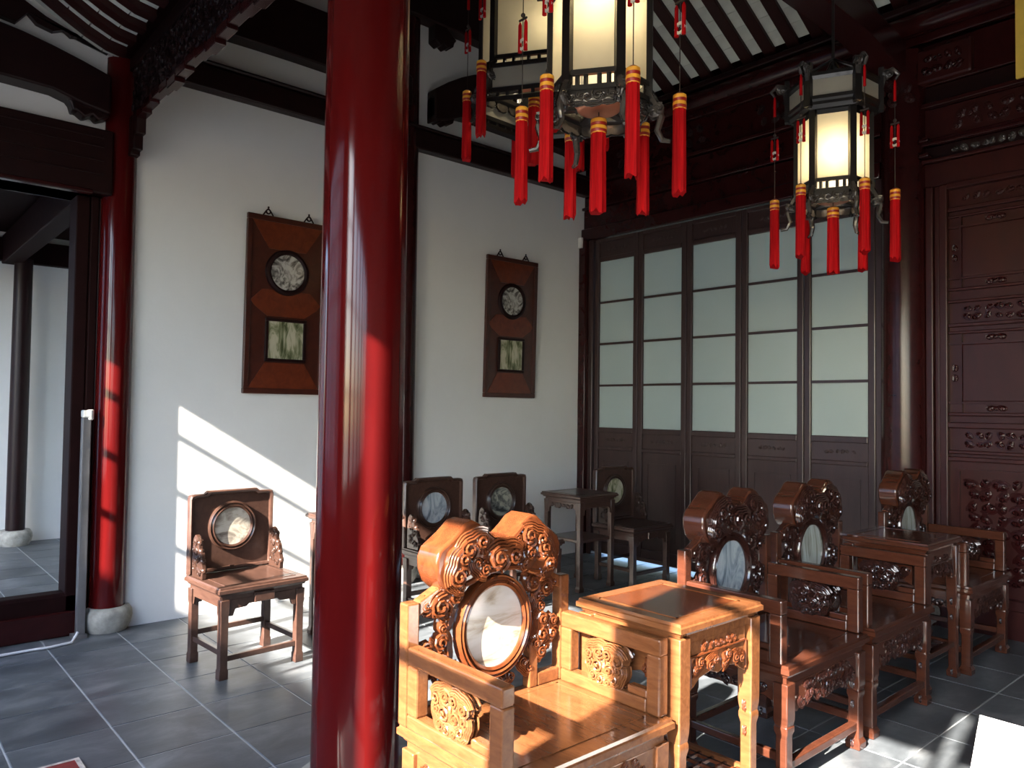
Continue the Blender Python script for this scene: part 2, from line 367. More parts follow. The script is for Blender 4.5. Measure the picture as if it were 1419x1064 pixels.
for i in range(45):
    x = .12+RS*(i+.5)
    for k in range(16):
        d = .06+.15*(k+.5); y = -.06-d*math.cos(ang); z = 4.53+d*math.sin(ang)-.006
        if 1.0 < x < 4.2 and k < 12:
            o = b0 if n0 == 0 else inst(b0, 'brick', ce, (0, 0, 0)); n0 += 1
            o.location = (x, y, z); o.rotation_euler = (Matrix.Rotation(PI, 3, 'Z') @ Matrix.Rotation(ang, 3, 'X')).to_euler()
        else:
            c_, s_ = math.cos(ang), math.sin(ang)
            pts = [(px, y-q*c_, z+q*s_) for px, q in ((x-.058, -.0735), (x+.058, -.0735), (x+.058, .0735), (x-.058, .0735))]
            bricks_big.loft([pts, [(p[0], p[1], p[2]+.02) for p in pts]])
stuff(bricks_big.build('brick', 'brick', ce, smooth=0))
# rear slope of the same roof (towards the vault)
rr = MB()
for i in range(46):
    x = .12+RS*i; rr.bar((x, -2.25, 5.62), (x, -4.55, 4.48), X*.048, Z*.05)
stuff(rr.build('rafter', 'rafter', ce, smooth=0))
# vaulted ceiling over the front aisle: curved rafters with bricks between
VP = [(-4.58, 3.785), (-4.68, 3.80), (-4.80, 3.85), (-4.92, 3.915), (-5.06, 4.0), (-5.22, 4.10), (-5.42, 4.21), (-5.66, 4.28), (-5.9, 4.29), (-6.1, 4.26), (-6.35, 4.17), (-6.6, 4.02), (-6.85, 3.88), (-7.0, 3.82)]
ce2 = struct(MB().extrude([(-y, z+.035) for y, z in VP]+[(-y, z+.12) for y, z in reversed(VP)], frame((0, 0, 0), -Y, Z, X), 0, 10).build('ceiling_vault', 'mortar', smooth=0))
crm = MB().extrude([(-y, z-.03) for y, z in VP]+[(-y, z+.03) for y, z in reversed(VP)], frame((0, 0, 0), -Y, Z, X), -.042, .042)
cr0 = crm.build('curved_rafter', 'rafter', ce2, smooth=50)
for i in range(46):
    o = cr0 if i == 0 else inst(cr0, 'curved_rafter', ce2, (0, 0, 0))
    o.location = (.21+RS*i, 0, 0)
vb = MB(); vbn = []
for i in range(45):
    x = .105+RS*i if i == 0 else .21+RS*(i-.5)
    for k in range(len(VP)-1):
        (ya, za), (yb, zb) = VP[k], VP[k+1]
        g = .03; ya2 = ya+(yb-ya)*g; yb2 = yb-(yb-ya)*g; za2 = za+(zb-za)*g; zb2 = zb-(zb-za)*g
        tgt = MB() if (i < 8 and k < 7) else vb
        pts = [(x-.056, ya2, za2+.012), (x+.056, ya2, za2+.012), (x+.056, yb2, zb2+.012), (x-.056, yb2, zb2+.012)]
        tgt.loft([pts, [(p[0], p[1], p[2]+.02) for p in pts]])
        if tgt is not vb: tgt.build('brick', 'brick', ce2, smooth=0)
stuff(vb.build('brick', 'brick', ce2, smooth=0))

# ---- beams (trim)
tn_ = [1]
def trim(mb, mat='beam', bevel=.012, smooth=35, parent=None):
    tn_[0] += 1
    return struct(mb.build('trim_%d' % tn_[0], mat, None, smooth=smooth, bevel=bevel))
# tie beam on the white wall with top moulding
trim(MB().box(0, .10, -4.42, -.02, 3.742, 3.915).box(0, .125, -4.42, -.02, 3.915, 3.942))
# boarding above the vault line between aisle and hall, beam over the pendant frieze
trim(MB().box(.0, 10, -4.56, -4.50, 4.1, 5.0))
trim(MB().box(.0, 10, -4.62, -4.34, 3.80, 4.12), bevel=.03)
# moon beams along the side wall
def moon(y0, y1, zb, zt, camber, x0=0.0, x1=.14, notch=.07):
    n = 14; top, bot = [], []
    for i in range(n+1):
        t = i/n; y = y0+(y1-y0)*t; e = 4*t*(1-t); f = min(1, min(t, 1-t)/.13)
        top.append((y, zt+camber*min(1, 1.25*e)))
        bot.append((y, zb+notch*0.6*e-(0 if f >= 1 else notch*(1-f)**.5*1.2)))
    return MB().extrude(bot+top[::-1], frame((0, 0, 0), Y, Z, X), x0, x1)
trim(moon(-4.42, -2.3, 4.14, 4.32, .28, notch=.05)); trim(moon(-2.06, -.06, 4.10, 4.30, .30))
trim(moon(-3.9, -.6, 4.86, 5.06, .22, notch=.04))
trim(moon(-6.95, -4.64, 3.43, 3.62, .16, x1=.16, notch=.05))
# petal brackets under the moon beams, with pale trimmed edge
def bracket(y, z, sg, s=1, x0=0, x1=.12):
    p = [(0, 0), (0, -.20), (.07, -.235), (.10, -.205), (.15, -.235), (.20, -.20), (.22, -.21), (.235, -.16), (.26, -.13), (.10, 0)]
    return MB().extrude([(sg*a*s, b*s) for a, b in p], frame((0, y, z), Y, Z, X), x0, x1)
for y, z, sg, s in ((-2.06, 4.24, 1, .95), (-2.06, 4.92, 1, .9), (-2.3, 4.24, -1, .95), (-.06, 4.22, -1, 1.0), (-4.42, 4.24, 1, .9), (-4.64, 3.55, -1, .95)): trim(bracket(y, z, sg, s))
# scalloped valance over the doorway moon beam
trim(MB().extrude([(-4.64, 3.84), (-4.78, 3.87), (-4.86, 3.85), (-4.90, 3.88), (-4.96, 3.85), (-5.05, 3.87), (-5.10, 3.92), (-5.16, 3.84), (-5.3, 3.86), (-6.9, 3.95), (-6.9, 4.2), (-5.4, 4.14), (-5.0, 3.93), (-4.64, 3.81)], frame((0, 0, 0), Y, Z, X), 0, .05), bevel=0)
# doorway: lintel boards, jambs, threshold
lint = MB(); lint.box(-.26, .09, -6.95, -4.6, 2.86, 3.285)
trim(lint)
for z in (2.98, 3.07, 3.16, 3.22): trim(MB().box(.09, .102, -6.9, -4.66, z, z+.012), bevel=.003)
trim(MB().box(.06, .115, -6.95, -4.72, 2.845, 2.875), 'lacquer_dark', .008)
d1 = struct(empty('door_1', (0, -4.72, 0)))
MB().box(-.24, -.04, -.06, .02, .10, 2.86).build('jamb', 'matte', d1, smooth=0, bevel=.008)
MB().box(-.14, -.02, .022, .07, .05, 2.86).build('jamb', 'matte', d1, smooth=0, bevel=.006)
MB().box(-.12, -.03, .072, .11, .05, 2.86).build('jamb', 'beam', d1, smooth=0, bevel=.006)
MB().box(-.18, -.04, -2.2, .105, 0.001, .27).build('threshold', 'matte', d1, smooth=0, bevel=.02)
MB().box(-.04, .0, -2.2, .105, 0.001, .16).build('threshold', 'lacquer_dark', d1, smooth=0, bevel=.01)
# carved pendant frieze between wall column and pillar (stepped lower edge)
pf = struct(empty('trim_pendant', (0, -4.48, 3.36)))
MB().box(.05, 2.95, -.035, .035, .36, .45).build('frieze_rail', 'beam', pf, smooth=0, bevel=.008)
MB().box(.10, 2.93, -.012, .012, .05, .36).build('frieze_backing', 'beam', pf, smooth=0)
fz = MB(); carve_rect(fz, frame((1.5, -.012, .22), X, Z, -Y), 2.8, .30, .055, 5); fz.build('frieze_carving', 'lantern_carve' if False else 'beam', pf)
stp = MB().box(-.075, .075, -.03, .03, 0, .05).build('frieze_step', 'lacquer_dark', pf, smooth=0, bevel=.005)
for i in range(17):
    x = .30+.158*i; dz = (.0, .02, .035, .02)[i % 4]
    o = stp if i == 0 else inst(stp, 'frieze_step', pf, (0, 0, 0)); o.location = (x, 0, dz)
for x, h in ((.10, .215), (.16, .19), (.22, .10), (2.80, .10), (2.87, .19), (2.92, .21)):
    MB().box(x-.032, x+.032, -.03, .03, -h, .05).build('frieze_drop', 'beam', pf, smooth=0, bevel=.006)
# back wall beams over the screens
trim(MB().box(.0, 3.1, -.06, .10, 3.27, 3.40), 'lacquer_dark')
trim(MB().box(.0, 3.1, -.02, .10, 3.40, 3.60), 'lacquer_dark'); trim(MB().box(.0, 3.1, -.05, .10, 3.60, 3.63), 'lacquer_dark', .006)
trim(MB().box(.0, 3.1, -.01, .10, 3.63, 3.86), 'lacquer_dark'); trim(MB().box(.0, 3.1, -.05, .10, 3.86, 3.895), 'lacquer_dark', .006)
trim(MB().box(.0, 3.1, .0, .10, 3.895, 4.22), 'lacquer_dark')
cb = struct(empty('trim_carved_board', (1.5, 0, 4.05)))
for k, x in enumerate((-.9, -.15, .7, 1.35)):
    m = MB(); carve_rect(m, frame((x, 0, 0), X, Z, -Y), .34, .20, .05, 20+k); m.build('carved_bracket', 'beam', cb)
for nm, zc, r, mt in (('purlin', 4.33, .085, 'lacquer_dark'), ):
    m = MB(); m.loft([[(xx, -.10+r*math.cos(2*PI*j/24), zc+r*math.sin(2*PI*j/24)) for j in range(24)] for xx in (.02, 10)])
    trim(m, mt, 0, 60)
trim(MB().box(.0, 10, -.17, .0, 4.415, 4.47), 'beam')
trim(MB().box(.0, 10, -.05, .0, 4.2, 4.32), 'lacquer_dark')
# jamb between wall corner and screens, and beside the big column
trim(MB().box(.0, .10, -.09, .06, 0, 3.27), 'lacquer_dark', .01); trim(MB().box(.10, .165, -.045, .06, 0, 3.27), 'screen', .008)
trim(MB().box(3.06, 3.12, -.05, .10, 0, 3.27), 'screen', .008)
# front purlin line over the right bay: tie beam on column, carved boards over the carved door
trim(moon(-4.4, -.25, 4.00, 4.16, .10, 3.17, 3.37, .05), 'lacquer_dark')
RB = [(3.13, 3.30, -.04, 'door'), (3.30, 3.325, -.075, 'door'), (3.325, 3.425, -.03, 'beam'), (3.425, 3.45, -.08, 'lacquer_dark'), (3.45, 3.48, -.055, 'lacquer_dark'), (3.48, 3.70, -.03, 'door'), (3.70, 3.735, -.09, 'lacquer_dark'), (3.735, 3.87, -.02, 'beam'), (3.87, 4.17, -.05, 'lacquer_dark')]
for z0, z1, y, mt in RB: trim(MB().box(3.40, 10, y, .10, z0, z1), mt, .006)
cf = struct(empty('trim_carved_frieze', (3.9, -.03, 3.375)))
m = MB(); carve_rect(m, frame((.12, 0, 0), X, Z, -Y), .85, .085, .032, 31); m.build('frieze_carving', 'lantern_carve', cf)
m = MB(); carve_rect(m, frame((.12, 0, .215), X, Z, -Y), .85, .15, .05, 32); m.build('frieze_carving', 'door', cf)
m = MB().box(-.53, -.16, -.07, 0, .50, .75); m.build('carved_plaque', 'door', cf, smooth=0, bevel=.02)
m = MB(); carve_rect(m, frame((-.345, -.07, .625), X, Z, -Y), .28, .17, .04, 33); m.build('plaque_carving', 'lacquer_dark', cf)
for z in (3.33, 3.44): trim(MB().box(3.405, 3.47, -.14, -.03, z, z+.03), 'lacquer_dark', .008)
# bracket carving at the top of the big column
m = MB(); carve_rect(m, frame((3.05, -.17, 4.02), X, Z, -Y), .42, .34, .06, 41); carve_rect(m, frame((3.26, -.20, 3.80), X, Z, -Y), .30, .16, .05, 42)
trim(m, 'door', 0)

# ---- glass screen doors in the back wall
dn = [1]
for i in range(5):
    dn[0] += 1; x0 = .172+.576*i; w_ = .572
    d = struct(empty('door_%d' % dn[0], (x0, 0, 0))); y0, y1 = -.02, .03
    for a in (0, w_-.058): MB().box(a, a+.058, y0, y1, .03, 3.265).build('stile', 'screen', d, smooth=0, bevel=.008)
    for z0, z1 in ((3.03, 3.075), (3.225, 3.265), (1.262, 1.313), (1.085, 1.12), (.03, .15)): MB().box(.058, w_-.058, y0, y1, z0, z1).build('rail', 'screen', d, smooth=0, bevel=.006)
    for k in range(4):
        z0 = 1.313+.4293*k
        MB().box(.058, w_-.058, .002, .008, z0, z0+.4293).build('glass_pane', 'frosted', d, smooth=0)
        if k: MB().box(.058, w_-.058, -.014, .016, z0-.011, z0+.011).build('glazing_bar', 'screen', d, smooth=0)
    for z0, z1 in ((3.075, 3.225), (1.12, 1.262), (.15, 1.085)):
        p = MB().box(.058, w_-.058, -.004, .014, z0, z1).build('panel', 'screen', d, smooth=0)
        if z1 < 1.2:
            m = MB()
            for q in ((.12, .126, .24, .98), (w_-.126, w_-.12, .24, .98)): m.box(q[0], q[1], -.008, -.004, q[2], q[3])
            m.box(.12, w_-.12, -.008, -.004, .974, .98); m.build('panel_moulding', 'screen', p, smooth=0)
        else:
            m = MB(); carve_rect(m, frame((w_/2, -.004, (z0+z1)/2), X, Z, -Y), .26, .06, .022, 50+i); m.build('panel_carving', 'screen', p)
# ---- carved lacquer door on the right
dn[0] += 1
d = struct(empty('door_%d' % dn[0], (3.42, 0, 0)))
for a, b, y in ((.0, .05, -.06), (.05, .085, -.03), (.085, .14, -.05), (.72, .775, -.05)): MB().box(a, b, y, .06, 0.0, 3.13).build('stile', 'door', d, smooth=0, bevel=.008)
DX0, DX1 = .14, .72; DC = (DX0+DX1)/2
for z0, z1, y in ((3.09, 3.13, -.06), (2.93, 2.96, -.035), (2.885, 2.90, -.03), (2.365, 2.385, -.035), (2.28, 2.30, -.035), (2.11, 2.135, -.035), (2.06, 2.08, -.03), (1.485, 1.51, -.035), (1.40, 1.44, -.05), (1.22, 1.245, -.04), (1.17, 1.20, -.05), (.20, .27, -.05)):
    MB().box(DX0, DX1, y, .05, z0, z1).build('rail', 'door', d, smooth=0, bevel=.006)
bk = MB().box(DX0, DX1, .0, .05, .0, 3.13).build('panel', 'door', d, smooth=0)
for zb, zt in ((2.385, 2.885), (1.51, 2.06)):
    MB().box(DX0+.085, DX1-.085, -.018, .0, zb+.075, zt-.075).build('raised_panel', 'door', d, smooth=0, bevel=.006)
    for xx in (DX0+.07, DX1-.085): MB().box(xx, xx+.015, -.024, .0, zb, zt).build('fillet', 'door', d, smooth=0)
    for zz in (zb+.06, zt-.075): MB().box(DX0, DX1, -.024, .0, zz, zz+.015).build('fillet', 'door', d, smooth=0)
    m = MB()
    for zz in (zb+.03, zt-.03): clouds(m, frame((DC, -.002, zz), X, Z, -Y), ((-.035, 0, .03, .2), (.035, 0, .03, -.2), (0, 0, .022, 0)))
    for xx in (DX0+.035, DX1-.035): clouds(m, frame((xx, -.002, (zb+zt)/2), X, Z, -Y), ((0, -.035, .028, 1.6), (0, .035, .028, 1.5)))
    m.build('clasp_carving', 'lacquer_dark', d)
for k, (zb, zt, mt) in enumerate(((2.96, 3.09, 'door'), (2.135, 2.28, 'lacquer_dark'), (1.245, 1.40, 'lacquer_dark'))):
    m = MB(); carve_rect(m, frame((DC+.02, 0, (zb+zt)/2), X, Z, -Y), .46, (zt-zb)*.75, .034, 60+k); m.build('panel_carving', mt, d)
m = MB(); carve_rect(m, frame((DC+.03, 0, .70), X, Z, -Y), .44, .72, .05, 66, rich=2); m.build('panel_carving', 'lacquer_dark', d)
m = MB()
for q in ((DX0+.05, DX0+.065, .30, 1.10), (DX1-.065, DX1-.05, .30, 1.10)): m.box(q[0], q[1], -.02, 0, q[2], q[3])
m.box(DX0+.05, DX1-.05, -.02, 0, 1.10, 1.115); m.build('fillet', 'door', d, smooth=0)

for k in range(2):
    dn[0] += 1; d2 = copy_tree(d); d2.name = 'door_%d' % dn[0]; d2.location = (3.42+.64*(k+1), 0, 0)
# ================================================================ COLUMNS
def column(name, x, y, r, h, label, base_r, base_h=.16, mat='lacquer', group=None):
    t = tag(empty(name, (x, y, 0)), label, 'column', group)
    MB().lathe([(r*1.04, base_h), (r*1.03, base_h+1.2), (r, 3.0), (r*.97, h)], n=48).build('shaft', mat, t, smooth=60)
    b = [(base_r*.80, 0.001), (base_r*.93, base_h*.25), (base_r, base_h*.55), (base_r*.97, base_h*.8), (base_r*.84, base_h), (base_r*.7, base_h)]
    MB().lathe(b, n=32).build('stone_base', 'stone', t, smooth=60)
    return t
column('pillar', 3.08, -4.45, .152, 4.0, 'thick free-standing red lacquered pillar in front of the wall chairs', .25)
column('wall_column', -.025, -4.535, .105, 3.8, 'slim lacquered column between the side doorway and the white wall', .155)
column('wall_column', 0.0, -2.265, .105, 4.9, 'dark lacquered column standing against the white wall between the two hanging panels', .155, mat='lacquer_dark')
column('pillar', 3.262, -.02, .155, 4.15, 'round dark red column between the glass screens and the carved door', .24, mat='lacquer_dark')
column('side_room_column', -3.86, -4.50, .085, 2.96, 'thin dark column by the pale wall of the room beyond the doorway', .16, mat='beam')

# ================================================================ FURNITURE
def legprof(h, hs, foot=1.25):
    return [(0.001, hs*foot, 0, 0), (.03, hs*foot*1.05, 0, 0), (.05, hs*.95, 0, 0), (h*.52, hs*.92, 0, 0), (h*.56, hs*1.15, 0, 0), (h*.60, hs*1.15, 0, 0), (h*.61, hs*1.02, 0, 0), (h*.65, hs*1.15, 0, 0), (h*.66, hs*1.2, 0, 0), (h, hs*1.22, 0, 0)]
def moulded_slab(hx, hy, z0, z1):
    m = MB(); h = z1-z0
    pr = [(z0, .018), (z0+h*.25, .012), (z0+h*.35, .0), (z0+h*.72, .0), (z0+h*.80, .006), (z1, .008)]
    return m.loft([[(-hx+d, -hy+d, z), (hx-d, -hy+d, z), (hx-d, hy-d, z), (-hx+d, hy-d, z)] for z, d in pr])
def inlay(hx, hy, z, bw=.07):
    """raised border lines and a panel sunk between them"""
    m = MB(); a, b = hx-bw, hy-bw; t = .008
    m.box(-a, a, -b, -b+t, z-.004, z+.0025).box(-a, a, b-t, b, z-.004, z+.0025).box(-a, -a+t, -b, b, z-.004, z+.0025).box(a-t, a, -b, b, z-.004, z+.0025)
    return m, MB().box(-a+t, a-t, -b+t, b-t, z-.004, z+.001)
def armchair(name, wood_, carve_, mb_, label):
    t = tag(empty(name), label, 'armchair', 'carved armchairs of the middle row')
    HX, HY = .27, .355
    moulded_slab(HX, HY, .455, .505).build('seat', wood_, t, smooth=20)
    a, b = inlay(HX, HY, .505); a.build('seat_border', wood_, t, smooth=0); b.build('seat_panel', wood_, t, smooth=0)
    MB().box(-.245, .245, -.33, .33, .425, .456).build('waist', wood_, t, smooth=0)
    # aprons
    ap = MB()
    pts = [(-.29, .425), (-.29, .33), (-.25, .305), (-.20, .335), (-.10, .335), (-.06, .315), (0, .305), (.06, .315), (.10, .335), (.20, .335), (.25, .305), (.29, .33), (.29, .425)]
    f = ap.extrude(pts, frame((.235, 0, 0), Y, Z, X), -.012, .012).build('apron', wood_, t, smooth=0, bevel=.003)
    m = MB(); carve_rect(m, frame((.247, 0, .40), Y, Z, X), .40, .03, .026, 3); carve_rect(m, frame((.247, 0, .345), Y, Z, X), .50, .05, .034, 4, rich=2)
    m.build('apron_carving', carve_, f)
    for sg in (-1, 1):
        pts = [(-.20, .425), (-.20, .34), (-.14, .36), (.14, .36), (.20, .34), (.20, .425)]
        f = MB().extrude(pts, frame((0, sg*.315, 0), X, Z, Y), -.012, .012).build('apron', wood_, t, smooth=0, bevel=.003)
        m = MB(); carve_rect(m, frame((0, sg*.327, .385), X*sg, Z, Y*sg), .34, .05, .032, 6); m.build('apron_carving', carve_, f)
    MB().box(-.24, -.22, -.29, .29, .36, .425).build('apron', wood_, t, smooth=0)
    for sx in (-1, 1):
        for sy in (-1, 1):
            l = MB().sqloft(sx*.225, sy*.312, legprof(.43, .026)); lg = l.build('leg', wood_, t, smooth=20, bevel=.004)
            for zz, s_ in ((.30, .030), (.20, .018), (.03, .02)):
                m = MB(); cloud(m, frame((sx*.225, sy*.312, zz), Y, Z, X), -sy*.030, 0, s_, 1.5*sy); m.build('leg_carving', carve_, lg)
    for sy in (-1, 1): MB().box(-.22, .22, sy*.312-.014, sy*.312+.014, .115, .15).build('stretcher', wood_, t, smooth=0, bevel=.005)
    MB().box(.208, .243, -.30, .30, .085, .12).build('stretcher', wood_, t, smooth=0, bevel=.005)
    MB().box(-.24, -.212, -.30, .30, .115, .15).build('stretcher', wood_, t, smooth=0, bevel=.005)
    # back frame
    bx = -.24
    for sg in (-1, 1):
        MB().box(bx-.02, bx+.025, sg*.335-.024, sg*.335+.024, .506, .885).build('back_post', wood_, t, smooth=0, bevel=.006)
        MB().bar((bx+.002, sg*.312, .862), (bx+.002, sg*.20, .915), X*.02, Z*.024).build('back_rail', wood_, t, smooth=0, bevel=.006)
        MB().box(bx-.018, bx+.022, min(sg*.312, sg*.205), max(sg*.312, sg*.205), .506, .552).build('back_rail', wood_, t, smooth=0, bevel=.005)
        MB().box(bx-.018, bx+.022, sg*.185-.02, sg*.185+.02, .506, .66).build('back_post', wood_, t, smooth=0, bevel=.005)
    # crest
    half = [(0, 1.060), (.035, 1.064), (.07, 1.090), (.10, 1.118), (.13, 1.130), (.16, 1.122), (.20, 1.088), (.235, 1.064), (.262, 1.045), (.276, 1.015), (.274, .975), (.258, .935), (.228, .908), (.19, .905), (.15, .915), (.10, .940), (0, .950)]
    outl = half+[(-a, b) for a, b in reversed(half[1:-1])]
    fr_ = frame((bx, 0, 0), Y, Z, X)
    cr = MB().extrude(outl, fr_, -.055, .06).build('crest', carve_ if wood_ == 'rose' else wood_, t, smooth=30, bevel=.010, seg=3)
    O, U, V, N = fr_
    rim = [O+U*a*.86+V*(.995+(b-.995)*.78)+N*.062 for a, b in outl]
    MB().tube(rim, .009, 6, closed=True).build('crest_rim', carve_, cr)
    m = MB(); clouds(m, frame((bx+.058, 0, 0), Y, Z, X*1.35), ((-.135, 1.055, .066, .35), (.135, 1.055, .066, -.35), (0, 1.005, .078, 0), (-.195, .985, .066, 1.2), (.195, .985, .066, -1.2), (-.105, .975, .048, 2.4), (.105, .975, .048, -2.4), (-.20, .93, .042, 2.6), (.20, .93, .042, -2.6), (-.075, 1.04, .034, .9), (.075, 1.04, .034, -.9)), 2)
    m.build('crest_carving', carve_, cr)
    # medallion
    fm = frame((bx+.01, 0, .757), Y, Z, X)
    rg = MB().ring(fm, .143, [(-.016, .0), (-.018, .018), (-.010, .024), (-.005, .018), (.002, .028), (.008, .022), (.014, .026), (.019, .014), (.019, -.012), (-.016, -.012)], 48, 1.09).build('medallion_ring', carve_, t, smooth=30)
    MB().disc(fm, .129, -.006, .010, 48, 1.09).build('marble_disc', mb_, t, smooth=30)
    # cloud wings round the medallion
    m = MB(); fb = frame((bx+.005, 0, 0), Y, Z, X*1.3)
    for sg in (-1, 1):
        clouds(m, fb, ((sg*.205, .875, .072, sg*-.4), (sg*.262, .855, .045, sg*.7), (sg*.205, .805, .046, sg*2.0), (sg*.218, .715, .060, sg*1.5), (sg*.272, .705, .052, sg*1.4), (sg*.205, .640, .050, sg*2.2), (sg*.255, .650, .036, sg*.6), (sg*.150, .590, .042, sg*2.4)), 2)
    clouds(m, fb, ((0, .556, .045, PI), (-.07, .555, .034, 2.6), (.07, .555, .034, -2.6)))
    fbk = frame((bx-.004, 0, 0), -Y, Z, -X)
    for sg in (-1, 1): clouds(m, fbk, ((sg*.205, .865, .062, sg*-.5), (sg*.215, .705, .05, sg*1.5), (sg*.265, .70, .045, sg*1.4), (sg*.20, .645, .045, sg*2.2)))
    m.build('back_carving', carve_, t)
    # arms: square fret frames with a carved cluster
    for sg in (-1, 1):
        y = sg*.335; m = MB(); hw = .023
        m.box(-.212, .240, y-hw, y+hw, .700, .755).box(.185, .240, y-hw, y+hw, .506, .700).box(-.212, -.160, y-hw, y+hw, .550, .700).box(-.212, .185, y-hw, y+hw, .506, .550)
        m.box(.10, .185, y-hw*.8, y+hw*.8, .550, .578)
        af = m.build('arm_frame', wood_, t, smooth=0, bevel=.006)
        m = MB()
        for s2 in (-1, 1): clouds(m, frame((-.005*0, y+s2*.006, .602), X*s2, Z, Y*s2*(1.0 if s2 == sg else 1.8)), ((-.045, .050, .052, .25), (.040, .052, .054, -.25), (-.002, .0, .056, 3.1), (-.060, -.012, .044, 2.0), (.058, -.012, .044, -2.0), (0, -.045, .040, 3.1)), 2)
        m.build('arm_carving', wood_ if wood_ == 'rose' else carve_, af)
    return t
def place(o, x, y, rz=0): o.location = (x, y, 0); o.rotation_euler = (0, 0, rz); return o
AX = 3.775
place(armchair('armchair', 'rose', 'rose_red', 'mb_warm', 'sunlit carved rosewood armchair with a cream marble disc, beside the thick pillar'), AX, -4.195)
a2 = armchair('armchair', 'rose_shaded', 'rose_shaded_carve', 'mb_blue', 'carved shaded armchair with a blue-grey streaked marble disc, next to the sunlit tea table'); place(a2, AX-.01, -2.745)
def recolor(o, old, new):
    for ch in o.children_recursive:
        if ch.type == 'MESH' and ch.data.materials[0] == M[old]:
            ch.data = ch.data.copy(); ch.data.materials[0] = M[new]
a3 = copy_tree(a2); a3['label'] = 'carved shaded armchair with a grey-green marble disc, its arm touching the dark tea table'; place(a3, AX-.02, -1.955); recolor(a3, 'mb_blue', 'mb_green')
a4 = copy_tree(a3); a4['label'] = 'carved armchair in the shade before the carved door, beyond the dark tea table'; place(a4, AX-.03, -.655)

def tea_table(name, wood_, carve_, label):
    t = tag(empty(name), label, 'table', 'tea tables of the middle row')
    HX, HY, H = .236, .250, .80
    moulded_slab(HX, HY, H-.045, H).build('table_top', wood_, t, smooth=20)
    a, b = inlay(HX, HY, H, .06); a.build('top_border', wood_, t, smooth=0); b.build('top_panel', carve_ if wood_ == 'rose' else wood_, t, smooth=0)
    MB().box(-.212, .212, -.226, .226, H-.075, H-.044).build('waist', wood_, t, smooth=0)
    for ax, L_, off in ((Y, .17, .205), (X, .155, .222)):
        n_ = X if ax is Y else Y
        for sg in (-1, 1):
            fr_ = frame(n_*off*sg, ax*(1 if (ax is Y) == (sg > 0) else -1), Z, n_*sg)
            p = [(-L_, H-.075), (-L_, H-.24), (-L_+.03, H-.225), (-L_+.06, H-.205), (-.05, H-.195), (0, H-.21), (.05, H-.195), (L_-.06, H-.205), (L_-.03, H-.225), (L_, H-.24), (L_, H-.075)]
            f = MB().extrude(p, fr_, -.012, .006).build('apron', wood_, t, smooth=0, bevel=.003)
            O, U, V, N = fr_
            m = MB(); carve_rect(m, (O+V*(H-.100)+N*.006, U, V, N), L_*1.3, .03, .020, 5); carve_rect(m, (O+V*(H-.168)+N*.006, U, V, N), L_*1.9, .07, .046, 8, rich=2)
            for q0_, q1_ in (((-L_+.004, H-.125), (L_-.004, H-.125)), ((-L_+.004, H-.125), (-L_+.004, H-.225)), ((L_-.004, H-.125), (L_-.004, H-.225))): m.tube([O+U*q0_[0]+V*q0_[1]+N*.008, O+U*q1_[0]+V*q1_[1]+N*.008], .005, 6)
            m.build('apron_carving', carve_, f)
    for sx in (-1, 1):
        for sy in (-1, 1):
            h = H-.05; hs = .024
            prof = [(0.001, hs*1.2, 0, 0), (.03, hs*1.25, 0, 0), (.05, hs*.9, 0, 0), (.36, hs*.9, 0, 0), (.385, hs*1.12, 0, 0), (.40, hs*1.12, 0, 0), (.41, hs, 0, 0), (.435, hs*1.15, 0, 0), (.46, hs*1.2, 0, 0), (h, hs*1.25, 0, 0)]
            lg = MB().sqloft(sx*.198, sy*.214, prof).build('leg', wood_, t, smooth=20, bevel=.004)
            for zz, s_ in ((.43, .022), (.34, .018), (.03, .018)):
                m = MB(); cloud(m, frame((sx*.198, sy*.214, zz), Y, Z, X), -sy*.026, 0, s_, 1.5*sy); m.build('leg_carving', carve_, lg)
    for sy in (-1, 1): MB().box(-.19, .19, sy*.214-.012, sy*.214+.012, .17, .20).build('stretcher', wood_, t, smooth=0, bevel=.004)
    for sx in (-1, 1): MB().box(sx*.198-.012, sx*.198+.012, -.21, .21, .17, .20).build('stretcher', wood_, t, smooth=0, bevel=.004)
    m = MB()                                            # fretwork shelf between the stretchers
    for i in range(-3, 4): m.box(i*.055-.006, i*.055+.006, -.202, .202, .18, .192)
    for i in range(-3, 4): m.box(-.186, .186, i*.06-.006, i*.06+.006, .18, .192)
    m.build('fretwork_shelf', carve_, t, smooth=0)
    return t
place(tea_table('tea_table', 'rose', 'rose_red', 'sunlit carved rosewood tea table between the sunlit armchair and a shaded one'), 3.82, -3.575)
place(tea_table('tea_table', 'rose_shaded', 'rose_shaded_carve', 'shaded carved tea table standing between two shaded armchairs near the carved door'), 3.735, -1.285)

